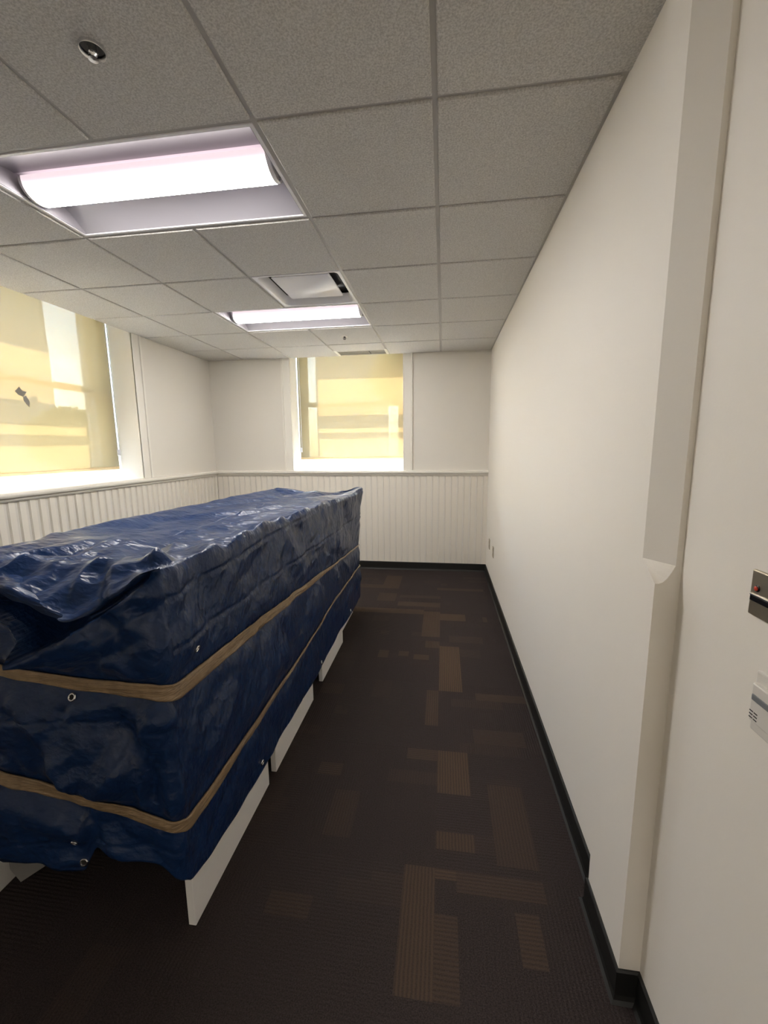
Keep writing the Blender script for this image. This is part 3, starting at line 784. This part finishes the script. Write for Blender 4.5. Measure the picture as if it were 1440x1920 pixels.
def side_off(P, C, S, Z, zt):
    """outward push of the tarp's sides; all arrays broadcast to the same shape"""
    x, y = P[..., 0], P[..., 1]
    front = (C == 1); right = (C == 2)
    d = np.zeros_like(Z)
    far = (~front) & (~right)
    # big slack folds and facets
    f1 = crumple(S, Z, .24, 1, .5, 1.3)*.034 + crumple(S, Z, .11, 2, -.4, 1.5)*.018 + crumple(S, Z, .05, 3, .9, 1.6)*.0065
    r1 = crumple(S, Z, .34, 4, .35, 1.6)*.016 + crumple(S, Z, .15, 5, -.7, 1.8)*.014 + crumple(S, Z, .07, 6, .5, 1.6)*.0055
    cornerfade = np.minimum(smst(np.abs(x-TX1)+np.abs(y-TY0), .01, .12), 1)
    d += np.where(front, f1*(.35+.65*cornerfade), 0) + np.where(right, r1*(.5+.5*cornerfade), 0) + np.where(far, r1*.8, 0)
    # factory fold creases
    lines = [lin(y, [-.55, -.057, .96, 2.2], [1.128, 1.150, 1.166, 1.16]), lin(y, [-.55, -.17, 1.78, 2.2], [.975, .971, .936, .93])]
    for L in lines:
        dz = Z-L
        d += np.where(right, -.008*np.exp(-(dz/.008)**2) + .006*np.exp(-(np.abs(dz)/.025)), 0)
    for yc in (.62, 1.05, 1.42):
        d += np.where(right & (Z > .80), .004*np.exp(-(np.abs(y-yc-.12*(Z-1))/.012)), 0)
    for zc in (.74, .33):
        d += np.where(front, -.004*np.exp(-((Z-zc-.02*np.sin(x*5))/.006)**2), 0)
    # flared far corner
    d += np.where(right, .040*smst(y, 1.60, 2.2)*smst(Z, .75, 1.2), 0) - np.where(right, .012*smst(y, 1.62, 2.2)*(1-smst(Z, .2, .7)), 0)
    d -= np.where(right, .010*np.exp(-((y-1.60)/.06)**2)*smst(Z, .6, 1.0), 0)
    # near right corner: slack dart beside the knot
    d += np.where(right, -.012*np.exp(-((y+.36-.25*(1.2-Z))/.05)**2)*smst(Z, .88, 1.0), 0)
    d += np.where(right, .014*np.exp(-(np.abs(y+.47-.12*(1.2-Z))/.03))*smst(Z, .86, .95), 0)
    # front pocket under the overhanging lip
    lower = lin(x, [-1.56, -1.30, -1.20, -1.08, -.985, -.90, -.80, -.755, -.722], [1.12, 1.11, 1.10, .99, 1.03, 1.085, 1.145, 1.185, 1.21])
    gap = np.clip(zt-lower, 0, None)
    inside = (Z < zt-.004) & (Z > lower)
    t = np.clip((Z-lower)/np.maximum(gap, 1e-4), 0, 1)
    depth = np.clip(gap*1.25, 0, .15)
    d -= np.where(front & inside, depth*np.sin(PI*np.clip(t, 0, 1))**.6*(1-.0*t), 0)
    d += np.where(front, .030*smst(Z, 1.0, 1.1)*smst(zt-Z, .012, 0)*smst(gap, .01, .06), 0)
    # two long folds that make the lower lip
    def ridge(ax, az, bx, bz, wd, h):
        vx, vz = bx-ax, bz-az; L2 = vx*vx+vz*vz
        tt = np.clip(((x-ax)*vx+(Z-az)*vz)/L2, 0, 1)
        dist = np.hypot(x-ax-tt*vx, Z-az-tt*vz)
        return h*np.clip(1-dist/wd, 0, 1)
    R = ridge(-.765, 1.160, -1.08, .985, .055, .040) + ridge(-1.08, .985, -1.19, .930, .05, .036) + ridge(-1.22, 1.11, -1.09, .99, .06, .034)
    R += ridge(-.80, 1.07, -1.03, .95, .05, .022) + ridge(-.86, 1.03, -.90, .93, .03, .016) + ridge(-.80, .90, -.87, .955, .03, .012) + ridge(-1.5, 1.05, -1.25, .96, .06, .02)
    R += ridge(-.76, .80, -.98, .50, .07, .026) + ridge(-.80, .66, -.84, .48, .03, .016) - ridge(-.86, .72, -.80, .52, .06, .020) + ridge(-1.20, .80, -1.02, .52, .05, .014)
    d += np.where(front & ~inside, R, 0)
    # left piece laps over at the hem
    d += np.where(front, .014*smst(-x, 1.022, 1.036)*smst(Z, .62, .5), 0)
    # the bands draw the sheet flat
    for k in (0, 1):
        tz = tape_z(k, P.reshape(-1, 2), C.reshape(-1)).reshape(Z.shape)
        d *= 1-.85*np.exp(-((Z-tz)/.05)**2)
    # tape pinch and gathers
    for k in (0, 1):
        tz = tape_z(k, P.reshape(-1, 2), C.reshape(-1)).reshape(Z.shape)
        dz = Z-tz
        amt = np.where(right, .010, .020) if k == 0 else np.where(right, .006, .014)
        d -= amt*np.exp(-(dz/.05)**2)
        g = tri(S*1.0, dz*.12, .035, 20+k)*.007 + tri(S, dz*.2, .09, 24+k)*.010
        d += g*np.exp(-np.abs(dz)/.09)*np.where(right, .55, .9)*(1-np.exp(-(dz/.022)**2))
        # slack bellies just above the tape
        d += np.where(front, .022, .006)*np.exp(-((dz-.13)/.08)**2)*(.6+.4*vnoise(S, Z, .3, 31))
    # it rests against the white panels behind it
    d = np.where(right, np.maximum(d, -.009+.12*(d+.009)), d)
    # hem: stiff, flatter, slight waves
    hw = smst(Z, .36, .20)
    d = d*(1-.55*hw) + hw*vnoise(S, Z*0, .25, 40)*.008
    # soft shoulder at the top edge
    sh = np.clip((Z-(zt-.03))/.03, 0, 1)
    d -= np.where(front, .006, .012)*sh**2
    return d

def surf(P, N, C, S, Z, zt):
    d = side_off(P, C, S, Z, zt)
    return np.stack([P[..., 0]+N[..., 0]*d, P[..., 1]+N[..., 1]*d, Z], -1)

ztop = top_z(PP, PC); zhem = hem_z(PP, PC)
# blend the heights across corners so that neighbours meet
def smooth_ring(a, n, keep):
    for _ in range(n):
        b = (np.roll(a, 1)+a*2+np.roll(a, -1))/4
        a = b
    return a
edge_wig = tri(S_, S_*0, .05, 60)*.011 + tri(S_, S_*0, .13, 61)*.014
ztop = smooth_ring(ztop + np.where(PC == 2, edge_wig*smst(PP[:, 1], -.45, -.2)*(1-smst(PP[:, 1], 1.4, 1.7)), edge_wig*.5), 2, None)
zhem = smooth_ring(zhem, 2, None)
NS = len(PP); NV = 150
def build_tarp():
    v = np.linspace(0, 1, NV+1)[:, None]
    Z = zhem[None, :] + v*(ztop-zhem)[None, :]
    B = lambda a: np.broadcast_to(a, Z.shape + a.shape[1:]) if a.ndim == 2 else np.broadcast_to(a[None, :], Z.shape)
    P = np.broadcast_to(PP[None], (NV+1, NS, 2)); N = np.broadcast_to(PN[None], (NV+1, NS, 2))
    C = np.broadcast_to(PC[None], Z.shape); S = np.broadcast_to(S_[None], Z.shape); ZT_ = np.broadcast_to(ztop[None], Z.shape)
    side = surf(P, N, C, S, Z, ZT_)
    # top: rings that close on a spine
    ring0 = side[-1]; NR = 44
    xc = (TX0+TX1)/2
    spine = np.stack([np.full(NS, xc), np.clip(PP[:, 1], TY0+.40, TY1-.40)], -1)
    rings = []
    zmid = lambda x, y: 1.172 + .0*x
    for r in range(1, NR+1):
        w = r/NR; xy = ring0[:, :2]*(1-w)+spine*w
        x, y = xy[:, 0], xy[:, 1]
        dist = np.linalg.norm(ring0[:, :2]-xy, axis=1)
        base = lin(y, [-.55, -.35, -.15, .2, 1.0, 1.8, 2.2], [1.185, 1.198, 1.196, 1.168, 1.160, 1.150, 1.145])
        k = smst(dist, 0, .17)
        z = ztop*(1-k)+base*k
        fade = smst(dist, .0, .025)
        nearf = smst(-y, .1, .35)
        c1 = crumple(x, y, .26, 70, .9, 1.7)*.016 + crumple(x, y, .11, 71, 1.1, 2.0)*(.010+.006*nearf) + crumple(x, y, .05, 72, .6, 1.8)*(.0045+.003*nearf)
        # ridges drawn to the knot by the near right corner
        def rdg(ax, ay, bx, by, wd, h):
            vx, vy = bx-ax, by-ay; tt = np.clip(((x-ax)*vx+(y-ay)*vy)/(vx*vx+vy*vy), 0, 1)
            return h*np.clip(1-np.hypot(x-ax-tt*vx, y-ay-tt*vy)/wd, 0, 1)
        kn = rdg(-.80, -.42, -.93, -.16, .05, .020) + rdg(-.80, -.42, -1.36, -.40, .05, .022) + rdg(-.80, -.44, -1.0, -.50, .04, .016) + rdg(-.80, -.42, -1.10, -.24, .05, .014)
        kn += rdg(-1.50, .45, -.95, .95, .06, .012) + rdg(-1.45, 1.25, -.85, 1.0, .06, .014) + rdg(-1.42, 1.3, -1.15, 2.1, .08, .016)
        rings.append(np.stack([x, y, z+fade*(c1+kn)], -1))
    allr = np.concatenate([side, np.array(rings)], 0)
    nr = allr.shape[0]
    verts = allr.reshape(-1, 3)
    i = np.arange(nr-1)[:, None]; j = np.arange(NS)[None, :]; j2 = (j+1) % NS
    faces = np.stack([i*NS+j, i*NS+j2, (i+1)*NS+j2, (i+1)*NS+j], -1).reshape(-1, 4)
    me = bpy.data.meshes.new('tarp'); me.from_pydata(verts.tolist(), [], faces.tolist()); me.update()
    # close the last ring along the spine
    b = bmesh.new(); b.from_mesh(me); b.verts.ensure_lookup_table()
    bmesh.ops.remove_doubles(b, verts=b.verts[(nr-1)*NS:], dist=1e-4)
    bmesh.ops.recalc_face_normals(b, faces=b.faces); b.to_mesh(me); b.free()
    root = empty('tarp', ((TX0+TX1)/2, (TY0+TY1)/2, .16), 'large wrinkled blue plastic tarp draped over the row of white workstations', 'tarp')
    o = link('sheet', me, tarp_m, root, smooth=True)
    md = o.modifiers.new('thickness', 'SOLIDIFY'); md.thickness = .0016; md.offset = -1
    return root
tarp_root = build_tarp()

def point_at(code, coord, z):
    """surface point and outward normal of the tarp's side at x (front) or y (right)"""
    sel = np.where(PC == code)[0]; ax = 0 if code == 1 else 1
    k = sel[np.argmin(np.abs(PP[sel, ax]-coord))]
    def ev(kk, zz): return surf(PP[kk:kk+1], PN[kk:kk+1], PC[kk:kk+1], S_[kk:kk+1], np.array([zz]), ztop[kk:kk+1])[0]
    p = ev(k, z); a = ev(k+2, z)-ev(k-2, z); b = ev(k, z+.012)-ev(k, z-.012)
    n = np.cross(a, b); n /= np.linalg.norm(n)
    if n @ np.array([PN[k][0], PN[k][1], 0]) < 0: n = -n
    return Vector(p), Vector(n)
gm = None
for code, c, z in ((1, -1.017, .834), (1, -1.064, .355), (1, -1.046, .282), (2, -.02, .212), (2, .889, .180), (2, 1.733, .19), (2, -.40, .93)):
    p, n = point_at(code, c, z)
    m = MB(); m.lathe([(.0065, .0015), (.008, .0035), (.0105, .0035), (.0125, .0015), (.0125, -.001), (.0065, -.001)], (0, 0, 0), 'z', 22, closed=True)
    m.lathe([(.0066, .0006), (0, .0006)], (0, 0, 0), 'z', 16)
    q = n.to_track_quat('Z', 'Y').to_matrix().to_4x4()
    bmesh.ops.transform(m.b, matrix=Matrix.Translation(p+n*.002) @ q, verts=m.b.verts)
    m.b.faces.ensure_lookup_table()
    for f in m.b.faces:
        if (f.calc_center_median()-(p+n*.002)).length < .006: f.material_index = 1
    g = m.build('grommet', [chrome, slot_dark], tarp_root, auto=40)

def tape(k, label):
    sel = np.arange(NS)
    tz = smooth_ring(tape_z(k, PP, PC), 6, None); tw = smooth_ring(tape_w(k, PP, PC), 6, None)
    nw = 9; rows = []
    fold = [tri(S_, S_*0+7*q, .05+.02*q, 80+q+10*k) for q in range(nw)]
    for layer in (0, 1):
        for q in (range(nw) if layer == 0 else range(nw-1, -1, -1)):
            t = q/(nw-1)-.5
            z = tz+tw*t + vnoise(S_, S_*0, .12, 90+k)*.004
            p = surf(PP, PN, PC, S_, z, ztop)
            lift = (.0055+.0032*fold[q]+.003*np.cos(t*PI)+.0015*(q % 2)) if layer == 0 else np.full(NS, .0008)
            p[:, 0] += PN[:, 0]*lift; p[:, 1] += PN[:, 1]*lift
            rows.append(p)
    # the taut band bridges the small dips of the sheet
    allr = np.array(rows)
    for a in range(allr.shape[0]):
        for ax in (0, 1):
            sm = smooth_ring(allr[a, :, ax], 10, None)
            allr[a, :, ax] = allr[a, :, ax]*.45+sm*.55
    if True:   # keep it just proud of the sheet
        push = .003
        allr[:, :, 0] += PN[None, :, 0]*push; allr[:, :, 1] += PN[None, :, 1]*push
    nr = allr.shape[0]; i = np.arange(nr)[:, None]; i2 = (i+1) % nr; j = np.arange(NS)[None, :]; j2 = (j+1) % NS
    f = np.stack([i*NS+j, i*NS+j2, i2*NS+j2, i2*NS+j], -1).reshape(-1, 4)
    me = bpy.data.meshes.new('packing_tape'); me.from_pydata(allr.reshape(-1, 3).tolist(), [], f.tolist()); me.update()
    b = bmesh.new(); b.from_mesh(me); bmesh.ops.recalc_face_normals(b, faces=b.faces); b.to_mesh(me); b.free()
    prop(link('packing_tape', me, tape_m, smooth=True), label, 'tape', 'tape bands round the tarp')
tape(0, 'brown packing tape band wound round the tarp, the upper of two')
tape(1, 'brown packing tape band wound round the tarp, the lower one near the hem')

# ================================================================== OUTSIDE
g = MB(); g.box((-60, -30, -1.3), (40, 70, -1.2)); prop(g.build('ground', asphalt), kind='structure')
def building(x0, y0, x1, y1, h, face, label):
    root = empty('building', ((x0+x1)/2, (y0+y1)/2, -1.2), label, 'building', 'pale buildings outside the windows')
    m = MB(); m.box((x0, y0, -1.2), (x1, y1, h)); m.build('walls', facade, root)
    m = MB(); m.box((x0-.25, y0-.25, h), (x1+.25, y1+.25, h+.35)); m.build('cornice', facade, root)
    return root
building(-5.0, 15, -2.75, 20, 9.5, 'y', 'pale building seen through the far window shade')
building(-19, 7.5, -14, 12.2, 9.0, 'x', 'pale building seen through the left window shade')
def tree(x, y, h, r, label, seed):
    root = empty('tree', (x, y, -1.2), label, 'tree', 'trees outside the windows')
    m = MB(); m.tube([(x, y, -1.2), (x+.05, y, h*.4), (x, y+.1, h*.75)], [.22, .16, .08], 10); m.build('trunk', bark, root, smooth=True)
    rr = random.Random(seed); m = MB()
    for k in range(2600):
        a, b2 = rr.uniform(0, 2*PI), math.acos(rr.uniform(-1, 1)); q = r*rr.uniform(.45, 1)**.6
        c = Vector((x+q*math.cos(a)*math.sin(b2), y+q*math.sin(a)*math.sin(b2), h*.72+q*.8*math.cos(b2)))
        d1 = Vector((rr.uniform(-1, 1), rr.uniform(-1, 1), rr.uniform(-1, 1))).normalized(); d2 = d1.orthogonal().normalized(); s = rr.uniform(.07, .13)
        m.face([c-d1*s, c+d2*s*.5, c+d1*s, c-d2*s*.5])
    m.build('crown', foliage, root)
tree(-1.25, 13.2, 5.4, 1.25, 'leafy tree seen at the upper right through the far window shade', 5)
tree(-11.5, 10.3, 2.6, 1.25, 'leafy tree seen low through the left window shade', 6)
